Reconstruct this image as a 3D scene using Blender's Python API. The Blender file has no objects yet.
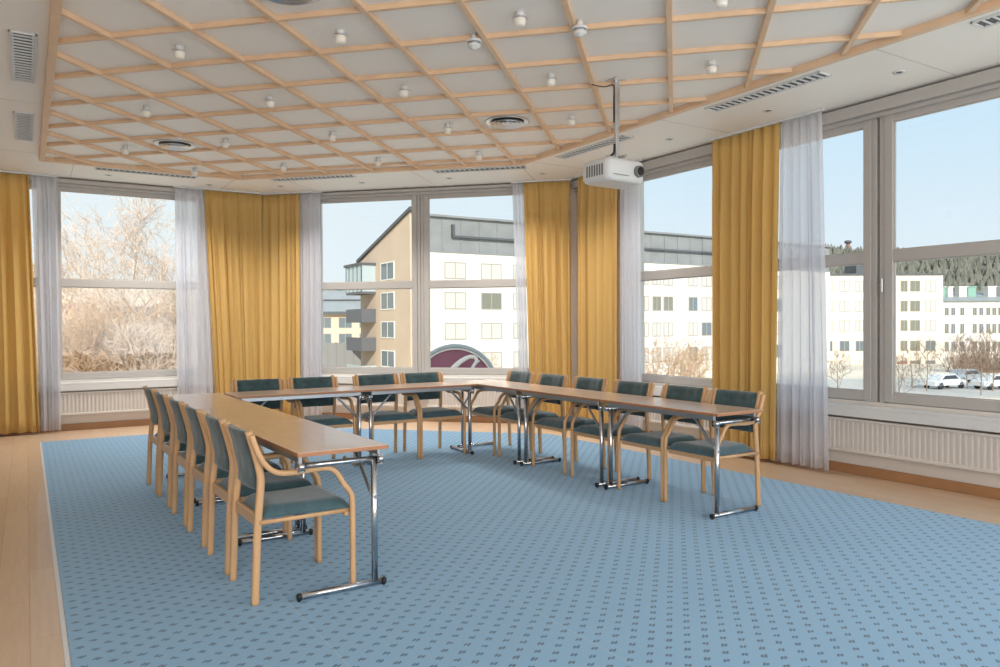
import bpy, bmesh, math, random
from mathutils import Vector, Matrix
R = math.radians
S2 = math.sqrt(2)
scene = bpy.context.scene
COL = scene.collection

# ------------------------------------------------------------------ frame of reference
# x runs across the room, y along it, the right hand window wall is the plane x = 6.3
CH = 1.35                                   # camera height
FPX, PITCH, ROLL = 757.99, -0.01093, -0.0049
NV = (math.sin(R(58)), math.cos(R(58)))
TV = (math.sin(R(-32)), math.cos(R(-32)))
def cam2w(X, Y):                            # level camera coordinates (right, forward) -> room
    return (NV[0]*X + NV[1]*Y, TV[0]*X + TV[1]*Y)
def cdir(X, Y, Z):
    cr, sr = math.cos(ROLL), math.sin(ROLL)
    X1, Z1 = X*cr - Z*sr, X*sr + Z*cr
    cp, sp = math.cos(PITCH), math.sin(PITCH)
    y, z = Y*cp - Z1*sp, Y*sp + Z1*cp
    w = cam2w(X1, y)
    return Vector((w[0], w[1], z))
def bearing(px, dist):                      # point on the ground plan in the direction of a column of the photograph
    w = cam2w((px-500)/FPX*dist, dist)
    return Vector((w[0], w[1], 0))

# ------------------------------------------------------------------ materials
MATS = {}
def newmat(name):
    m = bpy.data.materials.new(name); m.use_nodes = True
    nt = m.node_tree; b = nt.nodes['Principled BSDF']
    MATS[name] = m
    return m, nt, b
def srgb(r, g, b):
    f = lambda c: (c/255/12.92) if c/255 <= .04045 else ((c/255+.055)/1.055)**2.4
    return (f(r), f(g), f(b), 1)
def simple(name, col, rough=.5, metal=0, var=0, scale=20, bump=0, bscale=200, coat=0, stretch=None, spec=.5, sheen=0):
    m, nt, b = newmat(name)
    b.inputs['Roughness'].default_value = rough
    b.inputs['Metallic'].default_value = metal
    b.inputs['Base Color'].default_value = col
    b.inputs['Specular IOR Level'].default_value = spec
    b.inputs['Coat Weight'].default_value = coat
    b.inputs['Sheen Weight'].default_value = sheen
    tc = nt.nodes.new('ShaderNodeTexCoord')
    mp = nt.nodes.new('ShaderNodeMapping')
    if stretch: mp.inputs['Scale'].default_value = stretch
    nt.links.new(tc.outputs['Object'], mp.inputs['Vector'])
    if var:
        n = nt.nodes.new('ShaderNodeTexNoise'); n.inputs['Scale'].default_value = scale; n.inputs['Detail'].default_value = 5
        nt.links.new(mp.outputs[0], n.inputs['Vector'])
        r = nt.nodes.new('ShaderNodeValToRGB')
        r.color_ramp.elements[0].position = .3; r.color_ramp.elements[1].position = .7
        r.color_ramp.elements[0].color = tuple(c*(1-var) for c in col[:3])+(1,)
        r.color_ramp.elements[1].color = tuple(min(1, c*(1+var)) for c in col[:3])+(1,)
        nt.links.new(n.outputs[0], r.inputs[0]); nt.links.new(r.outputs[0], b.inputs['Base Color'])
    if bump:
        n2 = nt.nodes.new('ShaderNodeTexNoise'); n2.inputs['Scale'].default_value = bscale
        nt.links.new(mp.outputs[0], n2.inputs['Vector'])
        bp = nt.nodes.new('ShaderNodeBump'); bp.inputs['Strength'].default_value = bump; bp.inputs['Distance'].default_value = .01
        nt.links.new(n2.outputs[0], bp.inputs['Height']); nt.links.new(bp.outputs[0], b.inputs['Normal'])
    return m

simple('wall_paint', srgb(226, 220, 213), .6, bump=.05)
simple('ceiling_paint', srgb(252, 246, 237), .5)
simple('frame_paint', srgb(192, 186, 180), .35)
simple('sill_paint', srgb(226, 225, 223), .3)
simple('radiator_paint', srgb(220, 213, 206), .35)
simple('white_plastic', srgb(226, 226, 224), .35)
simple('grey_plastic', srgb(120, 120, 120), .5)
simple('chrome', (.62, .63, .65, 1), .18, 1)
simple('steel_grey', (.42, .45, .48, 1), .32, .9)
simple('brushed_alu', (.72, .73, .74, 1), .3, 1)
simple('rubber', (.02, .02, .022, 1), .6)
simple('dark_metal', (.06, .06, .065, 1), .4, .3)
simple('beech', srgb(218, 174, 128), .38, var=.07, scale=9, stretch=(3, 3, .6), coat=.15)
simple('beech_dark', srgb(200, 152, 108), .4, var=.08, scale=9, coat=.1)
simple('lattice_wood', srgb(232, 196, 160), .45, var=.06, scale=6)
simple('baseboard_wood', srgb(172, 128, 90), .4, var=.08, scale=5)
simple('table_laminate', srgb(226, 194, 168), .26, var=.04, scale=5, stretch=(1, 9, 1), coat=.3)
simple('table_edge', srgb(186, 130, 92), .35, var=.06, scale=8)
simple('table_underside', srgb(150, 140, 132), .5)
simple('seat_teal', srgb(66, 97, 106), .8, var=.22, scale=14, bump=.2, bscale=260, sheen=.5)
simple('back_teal', srgb(54, 80, 84), .8, var=.45, scale=16, bump=.2, bscale=260, sheen=.4)
simple('glass_white', srgb(235, 228, 215), .3)
MATS['glass_white'].node_tree.nodes['Principled BSDF'].inputs['Emission Color'].default_value = (1, .9, .75, 1)
MATS['glass_white'].node_tree.nodes['Principled BSDF'].inputs['Emission Strength'].default_value = .05
simple('lens_dark', (.01, .012, .015, 1), .05, coat=1)

def cloth(name, col, trans, alpha, var=.06):
    m, nt, b = newmat(name)
    nt.nodes.remove(b); out = nt.nodes['Material Output']
    tc = nt.nodes.new('ShaderNodeTexCoord'); n = nt.nodes.new('ShaderNodeTexNoise')
    mp = nt.nodes.new('ShaderNodeMapping'); mp.inputs['Scale'].default_value = (60, 60, 3)
    nt.links.new(tc.outputs['Object'], mp.inputs[0]); nt.links.new(mp.outputs[0], n.inputs['Vector']); n.inputs['Scale'].default_value = 1
    r = nt.nodes.new('ShaderNodeValToRGB')
    r.color_ramp.elements[0].color = tuple(c*(1-var) for c in col[:3])+(1,); r.color_ramp.elements[1].color = col
    nt.links.new(n.outputs[0], r.inputs[0])
    d = nt.nodes.new('ShaderNodeBsdfDiffuse'); t = nt.nodes.new('ShaderNodeBsdfTranslucent')
    nt.links.new(r.outputs[0], d.inputs[0]); nt.links.new(r.outputs[0], t.inputs[0])
    mx = nt.nodes.new('ShaderNodeMixShader'); mx.inputs[0].default_value = trans
    nt.links.new(d.outputs[0], mx.inputs[1]); nt.links.new(t.outputs[0], mx.inputs[2])
    last = mx
    if alpha < 1:
        tr = nt.nodes.new('ShaderNodeBsdfTransparent'); m2 = nt.nodes.new('ShaderNodeMixShader')
        m2.inputs[0].default_value = alpha
        nt.links.new(tr.outputs[0], m2.inputs[1]); nt.links.new(mx.outputs[0], m2.inputs[2]); last = m2
    nt.links.new(last.outputs[0], out.inputs['Surface'])
cloth('yellow_cloth', srgb(244, 210, 138), .38, 1)
cloth('sheer_cloth', srgb(244, 244, 249), .5, .54, .03)

m, nt, b = newmat('window_glass')           # thin pane: clear with a faint mirror
nt.nodes.remove(b)
tr = nt.nodes.new('ShaderNodeBsdfTransparent'); tr.inputs[0].default_value = (.96, .98, .98, 1)
gl = nt.nodes.new('ShaderNodeBsdfGlossy'); gl.inputs['Roughness'].default_value = .02
mx = nt.nodes.new('ShaderNodeMixShader'); mx.inputs[0].default_value = .025
nt.links.new(tr.outputs[0], mx.inputs[1]); nt.links.new(gl.outputs[0], mx.inputs[2])
nt.links.new(mx.outputs[0], nt.nodes['Material Output'].inputs['Surface'])

# parquet
m, nt, b = newmat('parquet')
tc = nt.nodes.new('ShaderNodeTexCoord'); mp = nt.nodes.new('ShaderNodeMapping'); mp.inputs['Rotation'].default_value = (0, 0, R(90))
br = nt.nodes.new('ShaderNodeTexBrick'); br.inputs['Scale'].default_value = 1; br.inputs['Brick Width'].default_value = 1.1
br.inputs['Row Height'].default_value = .14; br.inputs['Mortar Size'].default_value = .0012; br.inputs['Mortar Smooth'].default_value = .2
br.inputs['Color1'].default_value = srgb(216, 184, 154); br.inputs['Color2'].default_value = srgb(224, 196, 168); br.inputs['Mortar'].default_value = srgb(180, 142, 108)
nz = nt.nodes.new('ShaderNodeTexNoise'); nz.inputs['Scale'].default_value = 3; nz.inputs['Detail'].default_value = 6
mp2 = nt.nodes.new('ShaderNodeMapping'); mp2.inputs['Scale'].default_value = (14, 1.2, 1)
nt.links.new(tc.outputs['Object'], mp.inputs[0]); nt.links.new(mp.outputs[0], br.inputs['Vector'])
nt.links.new(tc.outputs['Object'], mp2.inputs[0]); nt.links.new(mp2.outputs[0], nz.inputs['Vector'])
mixc = nt.nodes.new('ShaderNodeMix'); mixc.data_type = 'RGBA'; mixc.blend_type = 'MULTIPLY'; mixc.inputs[0].default_value = .25
rr = nt.nodes.new('ShaderNodeValToRGB'); rr.color_ramp.elements[0].position = .35; rr.color_ramp.elements[1].position = .65
rr.color_ramp.elements[0].color = (.72, .7, .68, 1); rr.color_ramp.elements[1].color = (1, 1, 1, 1)
nt.links.new(nz.outputs[0], rr.inputs[0]); nt.links.new(br.outputs[0], mixc.inputs[6]); nt.links.new(rr.outputs[0], mixc.inputs[7])
nt.links.new(mixc.outputs[2], b.inputs['Base Color']); b.inputs['Roughness'].default_value = .33; b.inputs['Coat Weight'].default_value = .15

# carpet: staggered pairs of small dark dashes on blue, thin pale joints between the lengths
m, nt, b = newmat('carpet')
def N(t, **k):
    n = nt.nodes.new(t)
    for a, v in k.items(): setattr(n, a, v)
    return n
def MA(op, a, bb=None, c=None):
    n = N('ShaderNodeMath', operation=op)
    for i, v in enumerate((a, bb, c)):
        if v is None: continue
        if isinstance(v, (int, float)): n.inputs[i].default_value = v
        else: nt.links.new(v, n.inputs[i])
    return n.outputs[0]
tc = N('ShaderNodeTexCoord'); sp = N('ShaderNodeSeparateXYZ'); nt.links.new(tc.outputs['Object'], sp.inputs[0])
X, Y = sp.outputs[0], sp.outputs[1]
nz = N('ShaderNodeTexNoise'); nz.inputs['Scale'].default_value = 60; nt.links.new(tc.outputs['Object'], nz.inputs['Vector'])
jit = MA('MULTIPLY', MA('SUBTRACT', nz.outputs[0], .5), .02)
def dash(cx, cy, ox, oy):
    P = .1066
    fx = MA('SUBTRACT', MA('FRACT', MA('DIVIDE', MA('SUBTRACT', MA('ADD', X, jit), cx+ox), P)), .5)
    fy = MA('SUBTRACT', MA('FRACT', MA('DIVIDE', MA('SUBTRACT', MA('ADD', Y, jit), cy+oy), P)), .5)
    # rotate 32 deg so that the little dashes lie across the view
    u = MA('ADD', MA('MULTIPLY', fx, .85), MA('MULTIPLY', fy, -.53))
    v = MA('ADD', MA('MULTIPLY', fx, .53), MA('MULTIPLY', fy, .85))
    d = MA('ADD', MA('POWER', MA('ABSOLUTE', MA('DIVIDE', MA('ADD', u, MA('MULTIPLY', v, -.35)), .062)), 2.0), MA('POWER', MA('ABSOLUTE', MA('DIVIDE', v, .135)), 2.0))
    return MA('LESS_THAN', d, 1.0)
tot = None
for cx, cy in ((0.018, .057), (.0713, .1103)):
    for ox, oy in ((-.0062, .0038), (.0062, -.0038)):
        dd = dash(cx-.0533, cy-.0533, ox, oy)
        tot = dd if tot is None else MA('MAXIMUM', tot, dd)
n3 = N('ShaderNodeTexNoise'); n3.inputs['Scale'].default_value = 2.2; n3.inputs['Detail'].default_value = 3; nt.links.new(tc.outputs['Object'], n3.inputs['Vector'])
n4 = N('ShaderNodeTexNoise'); n4.inputs['Scale'].default_value = 350; nt.links.new(tc.outputs['Object'], n4.inputs['Vector'])
base = N('ShaderNodeMix', data_type='RGBA'); base.inputs[6].default_value = srgb(116, 158, 190); base.inputs[7].default_value = srgb(128, 168, 198)
nt.links.new(MA('ADD', MA('MULTIPLY', n3.outputs[0], .5), MA('MULTIPLY', n4.outputs[0], .5)), base.inputs[0])
c2 = N('ShaderNodeMix', data_type='RGBA'); c2.inputs[7].default_value = srgb(34, 62, 86)
nt.links.new(base.outputs[2], c2.inputs[6]); nt.links.new(MA('MULTIPLY', tot, .93), c2.inputs[0])
seam = None
for sx in (1.07, 2.02, 3.9):
    s_ = MA('LESS_THAN', MA('ABSOLUTE', MA('SUBTRACT', X, sx)), .0026)
    seam = s_ if seam is None else MA('MAXIMUM', seam, s_)
c3 = N('ShaderNodeMix', data_type='RGBA'); c3.inputs[7].default_value = srgb(160, 180, 190)
nt.links.new(c2.outputs[2], c3.inputs[6]); nt.links.new(MA('MULTIPLY', seam, .7), c3.inputs[0])
nt.links.new(c3.outputs[2], b.inputs['Base Color']); b.inputs['Roughness'].default_value = .8; b.inputs['Sheen Weight'].default_value = .6
b.inputs['Sheen Tint'].default_value = (.6, .8, 1, 1)
bp = N('ShaderNodeBump'); bp.inputs['Strength'].default_value = .25; bp.inputs['Distance'].default_value = .004
nt.links.new(n4.outputs[0], bp.inputs['Height']); nt.links.new(bp.outputs[0], b.inputs['Normal'])

# outdoor materials
simple('facade_white', srgb(222, 217, 210), .8, var=.03, scale=.5)
simple('facade_tan', srgb(202, 180, 160), .8, var=.05, scale=.5)
simple('facade_cream', srgb(226, 215, 198), .8, var=.03, scale=.5)
simple('facade_pink', srgb(216, 192, 172), .8)
simple('attic_grey', srgb(134, 136, 137), .6, var=.12, scale=.6)
simple('roof_grey', srgb(150, 154, 156), .6, var=.06, scale=.5)
simple('roof_dark', srgb(84, 88, 92), .6)
simple('slab_dark', srgb(96, 98, 104), .7)
simple('balcony_glass', srgb(176, 190, 196), .15)
simple('pane_dark', srgb(110, 120, 126), .12)
simple('pane_green', srgb(126, 126, 114), .2)
simple('pane_blind', srgb(196, 194, 188), .5)
simple('window_white', srgb(232, 230, 226), .5)
simple('frame_beige', srgb(164, 156, 144), .6)
simple('copper_green', srgb(130, 170, 155), .6)
simple('bark_pale', srgb(232, 222, 210), .8, var=.2, scale=3)
simple('twig_tan', srgb(222, 202, 186), .8)
simple('twig_rust', srgb(206, 174, 142), .8)
simple('twig_brown', srgb(142, 120, 104), .8)
simple('ground_far', srgb(216, 206, 190), .9, var=.1, scale=.05)
simple('asphalt', srgb(190, 186, 180), .8, var=.05, scale=.3)
simple('grass_dry', srgb(206, 192, 156), .9, var=.15, scale=.2)
simple('hill_wood', srgb(134, 128, 118), .95, var=.25, scale=.03)
simple('hill_tan', srgb(216, 198, 174), .95, var=.2, scale=.05)
simple('conifer', srgb(112, 112, 102), .95, var=.25, scale=.1)
simple('car_white', srgb(225, 228, 232), .25, coat=.6)
simple('car_silver', srgb(168, 176, 184), .3, .4, coat=.6)
simple('car_glass', srgb(60, 68, 76), .1)
simple('tyre', (.02, .02, .02, 1), .8)
simple('fence_grey', srgb(132, 130, 130), .7)
simple('sign_crimson', srgb(140, 82, 106), .4)
simple('sign_rim', srgb(170, 182, 190), .35)
simple('sign_white', srgb(236, 234, 236), .4)
simple('brick_red', srgb(150, 96, 84), .7)

# ------------------------------------------------------------------ mesh helpers
def box(bm, x0, x1, y0, y1, z0, z1, bev=0, seg=1, mat=0):
    g = bmesh.ops.create_cube(bm, size=1)
    vs = g['verts']
    for v in vs:
        v.co = Vector((x0+(v.co.x+.5)*(x1-x0), y0+(v.co.y+.5)*(y1-y0), z0+(v.co.z+.5)*(z1-z0)))
    fs = {f for v in vs for f in v.link_faces}
    for f in fs: f.material_index = mat
    if bev:
        es = {e for v in vs for e in v.link_edges}
        r = bmesh.ops.bevel(bm, geom=list(es), offset=bev, segments=seg, affect='EDGES', profile=.5)
        for f in r['faces']: f.material_index = mat
def ring_loft(bm, rings, caps=True, closed=False, mat=0):
    vr = [[bm.verts.new(p) for p in r] for r in rings]
    n = len(vr[0])
    rng = range(len(vr)) if closed else range(len(vr)-1)
    for i in rng:
        a, b_ = vr[i], vr[(i+1) % len(vr)]
        for k in range(n):
            f = bm.faces.new((a[k], a[(k+1) % n], b_[(k+1) % n], b_[k])); f.material_index = mat; f.smooth = True
    if caps and not closed:
        f = bm.faces.new(vr[0][::-1]); f.material_index = mat
        f = bm.faces.new(vr[-1]); f.material_index = mat
def tube(bm, p0, p1, r0, r1=None, n=12, caps=True):
    r1 = r0 if r1 is None else r1
    p0, p1 = Vector(p0), Vector(p1)
    d = (p1-p0).normalized(); a = d.orthogonal().normalized(); b_ = d.cross(a)
    rings = []
    for p, r in ((p0, r0), (p1, r1)):
        rings.append([p + (a*math.cos(2*math.pi*k/n) + b_*math.sin(2*math.pi*k/n))*r for k in range(n)])
    ring_loft(bm, rings, caps)
def polytube(bm, pts, r, n=10):
    pts = [Vector(p) for p in pts]; rings = []; a = None
    for i, p in enumerate(pts):
        d = (pts[min(i+1, len(pts)-1)]-pts[max(i-1, 0)]).normalized()
        a = d.orthogonal().normalized() if a is None else (a-d*a.dot(d)).normalized()
        b_ = d.cross(a)
        rings.append([p+(a*math.cos(2*math.pi*k/n)+b_*math.sin(2*math.pi*k/n))*r for k in range(n)])
    ring_loft(bm, rings)
def lathe(bm, prof, cx=0, cy=0, n=24, caps=True):
    ring_loft(bm, [[Vector((cx+r*math.cos(2*math.pi*k/n), cy+r*math.sin(2*math.pi*k/n), z)) for k in range(n)] for r, z in prof], caps)
def catmull(pts, sub=5):
    out = []
    P = [pts[0]]+list(pts)+[pts[-1]]
    for i in range(1, len(P)-2):
        a, b_, c, d = [Vector(q) for q in P[i-1:i+3]]
        for k in range(sub):
            t = k/sub
            out.append(.5*((2*b_)+(c-a)*t+(2*a-5*b_+4*c-d)*t*t+(3*b_-a-3*c+d)*t**3))
    out.append(Vector(pts[-1]))
    return out
def strip_xz(bm, path, yc, w, th, sub=5, smooth=True):   # bent laminated strip lying in an x-z plane; path of (x, z) or (x, z, y)
    pts = catmull([Vector((p[0], p[1], p[2] if len(p) > 2 else yc)) for p in path], sub) if smooth else [Vector((p[0], p[1], p[2] if len(p) > 2 else yc)) for p in path]
    rings = []; c = .25*min(w, th)
    for i, p in enumerate(pts):
        d = pts[min(i+1, len(pts)-1)]-pts[max(i-1, 0)]; d = Vector((d.x, d.y)).normalized()
        nx, nz_ = -d.y, d.x
        sec = [(-w/2+c, -th/2), (w/2-c, -th/2), (w/2, -th/2+c), (w/2, th/2-c), (w/2-c, th/2), (-w/2+c, th/2), (-w/2, th/2-c), (-w/2, -th/2+c)]
        rings.append([Vector((p.x+nx*b_, p.z+a, p.y+nz_*b_)) for a, b_ in sec])
    ring_loft(bm, rings)
def shell(bm, fa, fb, nu, nv):              # closed body between two grid surfaces
    A = [[bm.verts.new(fa(i/nu, j/nv)) for j in range(nv+1)] for i in range(nu+1)]
    B = [[bm.verts.new(fb(i/nu, j/nv)) for j in range(nv+1)] for i in range(nu+1)]
    for i in range(nu):
        for j in range(nv):
            bm.faces.new((A[i][j], A[i+1][j], A[i+1][j+1], A[i][j+1])).smooth = True
            bm.faces.new((B[i][j+1], B[i+1][j+1], B[i+1][j], B[i][j])).smooth = True
    for i in range(nu):
        bm.faces.new((A[i][0], B[i][0], B[i+1][0], A[i+1][0])); bm.faces.new((A[i+1][nv], B[i+1][nv], B[i][nv], A[i][nv]))
    for j in range(nv):
        bm.faces.new((A[0][j+1], B[0][j+1], B[0][j], A[0][j])); bm.faces.new((A[nu][j], B[nu][j], B[nu][j+1], A[nu][j+1]))
def prism(bm, poly, z0, z1):
    a = [bm.verts.new((x, y, z0)) for x, y in poly]; b_ = [bm.verts.new((x, y, z1)) for x, y in poly]
    n = len(poly)
    bm.faces.new(a[::-1]); bm.faces.new(b_)
    for k in range(n): bm.faces.new((a[k], a[(k+1) % n], b_[(k+1) % n], b_[k]))

def obj(name, bm, mat, parent=None, loc=(0, 0, 0), rot=0, fix=True):
    if fix: bmesh.ops.recalc_face_normals(bm, faces=bm.faces[:])
    me = bpy.data.meshes.new(name); bm.to_mesh(me); bm.free()
    for mm in (mat if isinstance(mat, (list, tuple)) else [mat]): me.materials.append(MATS[mm])
    o = bpy.data.objects.new(name, me); COL.objects.link(o)
    o.location = loc; o.rotation_euler = (0, 0, rot)
    if parent: o.parent = parent
    return o
def B_(): return bmesh.new()
def tag(o, label, cat, group=None, kind=None):
    o['label'] = label; o['category'] = cat
    if group: o['group'] = group
    if kind: o['kind'] = kind
    return o
def thing(name, label, cat, loc=(0, 0, 0), rot=0, group=None):
    o = bpy.data.objects.new(name, None); COL.objects.link(o); o.empty_display_size = .1
    o.location = loc; o.rotation_euler = (0, 0, rot)
    return tag(o, label, cat, group)
def struct(name, bm, mat, loc=(0, 0, 0), rot=0):
    o = obj(name, bm, mat, None, loc, rot); o['kind'] = 'structure'; return o
KIDS = {}
def dup(root, loc, rot, label, group=None):
    def cp(o, par):
        c = o.copy(); COL.objects.link(c)
        if par: c.parent = par
        for ch in [q for q in o.children]: cp(ch, c)
        return c
    r = cp(root, None); r.location = loc; r.rotation_euler = (0, 0, rot); r['label'] = label
    if group: r['group'] = group
    return r

# ------------------------------------------------------------------ room shell
H = 3.29
XL, YB, XR, YA = -1.6, -3.6, 6.3, 11.4
DIAG = 10.2*S2                              # the slanted wall is x + y = DIAG
PA = (DIAG-YA, YA); PB = (XR, DIAG-XR)
room = [(XL, YB), (XR, YB), PB, PA, (XL, YA)]
def grow(poly, d=.25): return [(XL-d, YB-d), (XR+d, YB-d), (XR+d, PB[1]+d*.42), (PA[0]+d*.42, YA+d), (XL-d, YA+d)]
bm = B_(); prism(bm, grow(room), -.25, 0); struct('floor', bm, 'parquet')
bm = B_(); prism(bm, grow(room), H, H+.2); struct('ceiling', bm, 'ceiling_paint')

walls = {'far': ((XL, YA), 0, PA[0]-XL), 'diagonal': (PA, -math.pi/4, math.hypot(PB[0]-PA[0], PB[1]-PA[1])), 'right': (PB, -math.pi/2, PB[1]-YB)}
panes = {'far': [(.30, 1.74), (1.99, 3.68)],
         'diagonal': [(.88, 2.29), (2.54, 3.97)],
         'right': [(1.13, 2.63), (2.88, 4.125), (4.395, 5.80), (6.05, 7.46), (7.71, 9.12), (9.37, 10.78)]}
GZ0, GT0, GT1 = .75, 1.88, 1.98
HEAD = {'far': 3.13, 'diagonal': 3.145, 'right': 3.08}
wn = 0
for wname, (P, rot, L) in walls.items():
    loc = (P[0], P[1], 0)
    ps = panes[wname]; GZ1 = HEAD[wname]; HT = GZ1+.07
    bm = B_()
    e0 = .1 if wname != 'far' else .0
    box(bm, 0, L, 0, .25, 0, .66)
    box(bm, 0, L, 0, .25, HT, H)
    edges = [0]+[v for p in ps for v in p]+[L]
    box(bm, 0, ps[0][0]-.08, 0, .25, .66, HT)
    box(bm, ps[-1][1]+.08, L, 0, .25, .66, HT)
    struct('wall_'+wname, bm, 'wall_paint', loc, rot)
    bm = B_()                               # curtain track casing under the ceiling
    box(bm, .02, L-.02, -.10, -.002, HT+.02, 3.27, .004)
    box(bm, .02, L-.02, -.05, -.002, HT-.015, HT+.018, .003)
    struct('trim_%d' % (1+list(walls).index(wname)), bm, 'frame_paint', loc, rot)
    bm = B_()                               # wood skirting
    box(bm, .03, L-.03, -.02, -.001, .0, .085, .003)
    struct('baseboard_'+wname, bm, 'baseboard_wood', loc, rot)
    bm = B_()                               # sill board
    a0, a1 = ps[0][0]-.3, min(L-.12, ps[-1][1]+.3)
    box(bm, a0, a1, -.125, -.002, .60, .63, .006, 2)
    box(bm, a0, a1, -.125, -.105, .525, .602, .004)
    struct('trim_%d' % (4+list(walls).index(wname)), bm, 'sill_paint', loc, rot)
    for (g0, g1) in ps:
        wn += 1
        w = bpy.data.objects.new('window_%d' % wn, None); COL.objects.link(w); w.location = loc; w.rotation_euler = (0, 0, rot); w['kind'] = 'structure'
        bm = B_()
        m0, m1 = g0-.122, g1+.122
        for k, (a, b_, dy0, dy1) in enumerate(((g0-.075, g0, .0, .06), (g1, g1+.075, .0, .06))):
            box(bm, a, b_, dy0, dy1, GZ0-.08, GZ1+.07, .004)
        box(bm, m0, g0-.079, .01, .16, .66, HT, .002); box(bm, g1+.079, m1, .01, .16, .66, HT, .002)
        for z0, z1 in ((GZ0-.085, GZ0), (GT0, GT1), (GZ1, GZ1+.07)):
            box(bm, g0-.001, g1+.001, .002, .058, z0, z1, .004)
        # thin glazing beads
        for (z0, z1) in ((GZ0, GT0), (GT1, GZ1)):
            box(bm, g0, g0+.008, .02, .04, z0, z1); box(bm, g1-.008, g1, .02, .04, z0, z1)
            box(bm, g0+.008, g1-.008, .02, .04, z0, z0+.008); box(bm, g0+.008, g1-.008, .02, .04, z1-.008, z1)
        obj('window_frame', bm, 'frame_paint', w)
        for (z0, z1) in ((GZ0, GT0), (GT1, GZ1)):
            bm = B_(); box(bm, g0+.002, g1-.002, .027, .033, z0+.002, z1-.002)
            obj('glass_pane', bm, 'window_glass', w)
        if wname == 'right' and g0 == 4.395:
            bm = B_(); box(bm, g0-.105, g0-.085, -.012, .0, 1.62, 1.74, .003); tube(bm, (g0-.095, -.03, 1.68), (g0-.095, 0, 1.68), .008)
            obj('window_handle', bm, 'brushed_alu', w)
bm = B_(); box(bm, XL-.25, XL, YB, YA, 0, H); struct('wall_left', bm, 'wall_paint')
bm = B_(); box(bm, XL-.25, XR+.25, YB-.25, YB, 0, H); struct('wall_back', bm, 'wall_paint')

# faint joints between the plain ceiling boards around the lattice
bm = B_()
def joint(a, b_, w=.006):
    a, b_ = Vector((*a, 0)), Vector((*b_, 0)); d = (b_-a).normalized(); q = Vector((-d.y, d.x, 0))*w/2
    vs = [bm.verts.new(p+Vector((0, 0, z))) for z in (H-.0015, H+.004) for p in (a-q, a+q, b_+q, b_-q)]
    for f in ((0, 1, 2, 3), (7, 6, 5, 4), (0, 4, 5, 1), (1, 5, 6, 2), (2, 6, 7, 3), (3, 7, 4, 0)): bm.faces.new([vs[k] for k in f])
for y in (3.15, 5.3, 7.45, 1.0): joint((5.01, y), (6.18, y))
for x in (.5, 2.35): joint((x, 10.14), (x, 11.25))
for s in (.9, 2.7, 4.1):
    p = Vector((PA[0]+s/S2, PA[1]-s/S2)); joint((p.x-.1, p.y-.1), (p.x-.95, p.y-.95))
for y in (3.1, 5.25, 7.7, 9.9): joint((-1.55, y), (.10, y))
joint((-.55, -3), (-.55, 11.3))
struct('trim_7', bm, 'frame_paint')

# ------------------------------------------------------------------ wooden ceiling lattice
lat = thing('wooden_ceiling_lattice', 'pale beech lattice of crossed battens covering the middle of the white ceiling', 'ceiling lattice')
lx0, lx1, ly1, ld, ly0 = .17, 4.965, 10.08, 12.42, -2.6
def clip(p, d, m=.02):                      # p + s d inside the octagon corner region
    s0, s1 = -50, 50
    for (nx, ny, c) in ((-1, 0, -(lx0+m)), (1, 0, lx1-m), (0, 1, ly1-m), (0, -1, -(ly0+m)), (1/S2, 1/S2, (ld-m)/S2)):
        a = nx*d[0]+ny*d[1]; r = c-(nx*p[0]+ny*p[1])
        if abs(a) < 1e-9:
            if r < 0: return None
        elif a > 0: s1 = min(s1, r/a)
        else: s0 = max(s0, r/a)
    return (s0, s1) if s1-s0 > .12 else None
def batten(p, q, w, z0, z1, name):
    p, q = Vector((*p, 0)), Vector((*q, 0)); L = (q-p).length; a = math.atan2(q.y-p.y, q.x-p.x)
    bm = B_(); box(bm, 0, L, -w/2, w/2, z0, z1, .003)
    obj(name, bm, 'lattice_wood', lat, (p.x, p.y, 0), a)
STEP = .6*S2
for i in range(-6, 10):
    c = 5.269+STEP*i; p = (c/2, c/2); d = (1/S2, -1/S2); r = clip(p, d)
    if r: batten((p[0]+d[0]*r[0], p[1]+d[1]*r[0]), (p[0]+d[0]*r[1], p[1]+d[1]*r[1]), .030, 3.256, H, 'cross_batten')
for j in range(-8, 15):
    c = -5.983+STEP*j; p = (c/2, -c/2); d = (1/S2, 1/S2); r = clip(p, d)
    if r: batten((p[0]+d[0]*r[0], p[1]+d[1]*r[0]), (p[0]+d[0]*r[1], p[1]+d[1]*r[1]), .038, 3.252, H-.001, 'long_batten')
edge = [(lx0, ly0), (lx1, ly0), (lx1, ld-lx1), (ld-ly1, ly1), (lx0, ly1)]
for k in range(5):
    a, b_ = edge[k], edge[(k+1) % 5]
    batten(a, b_, .055, 3.24, H, 'border_batten')

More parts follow.
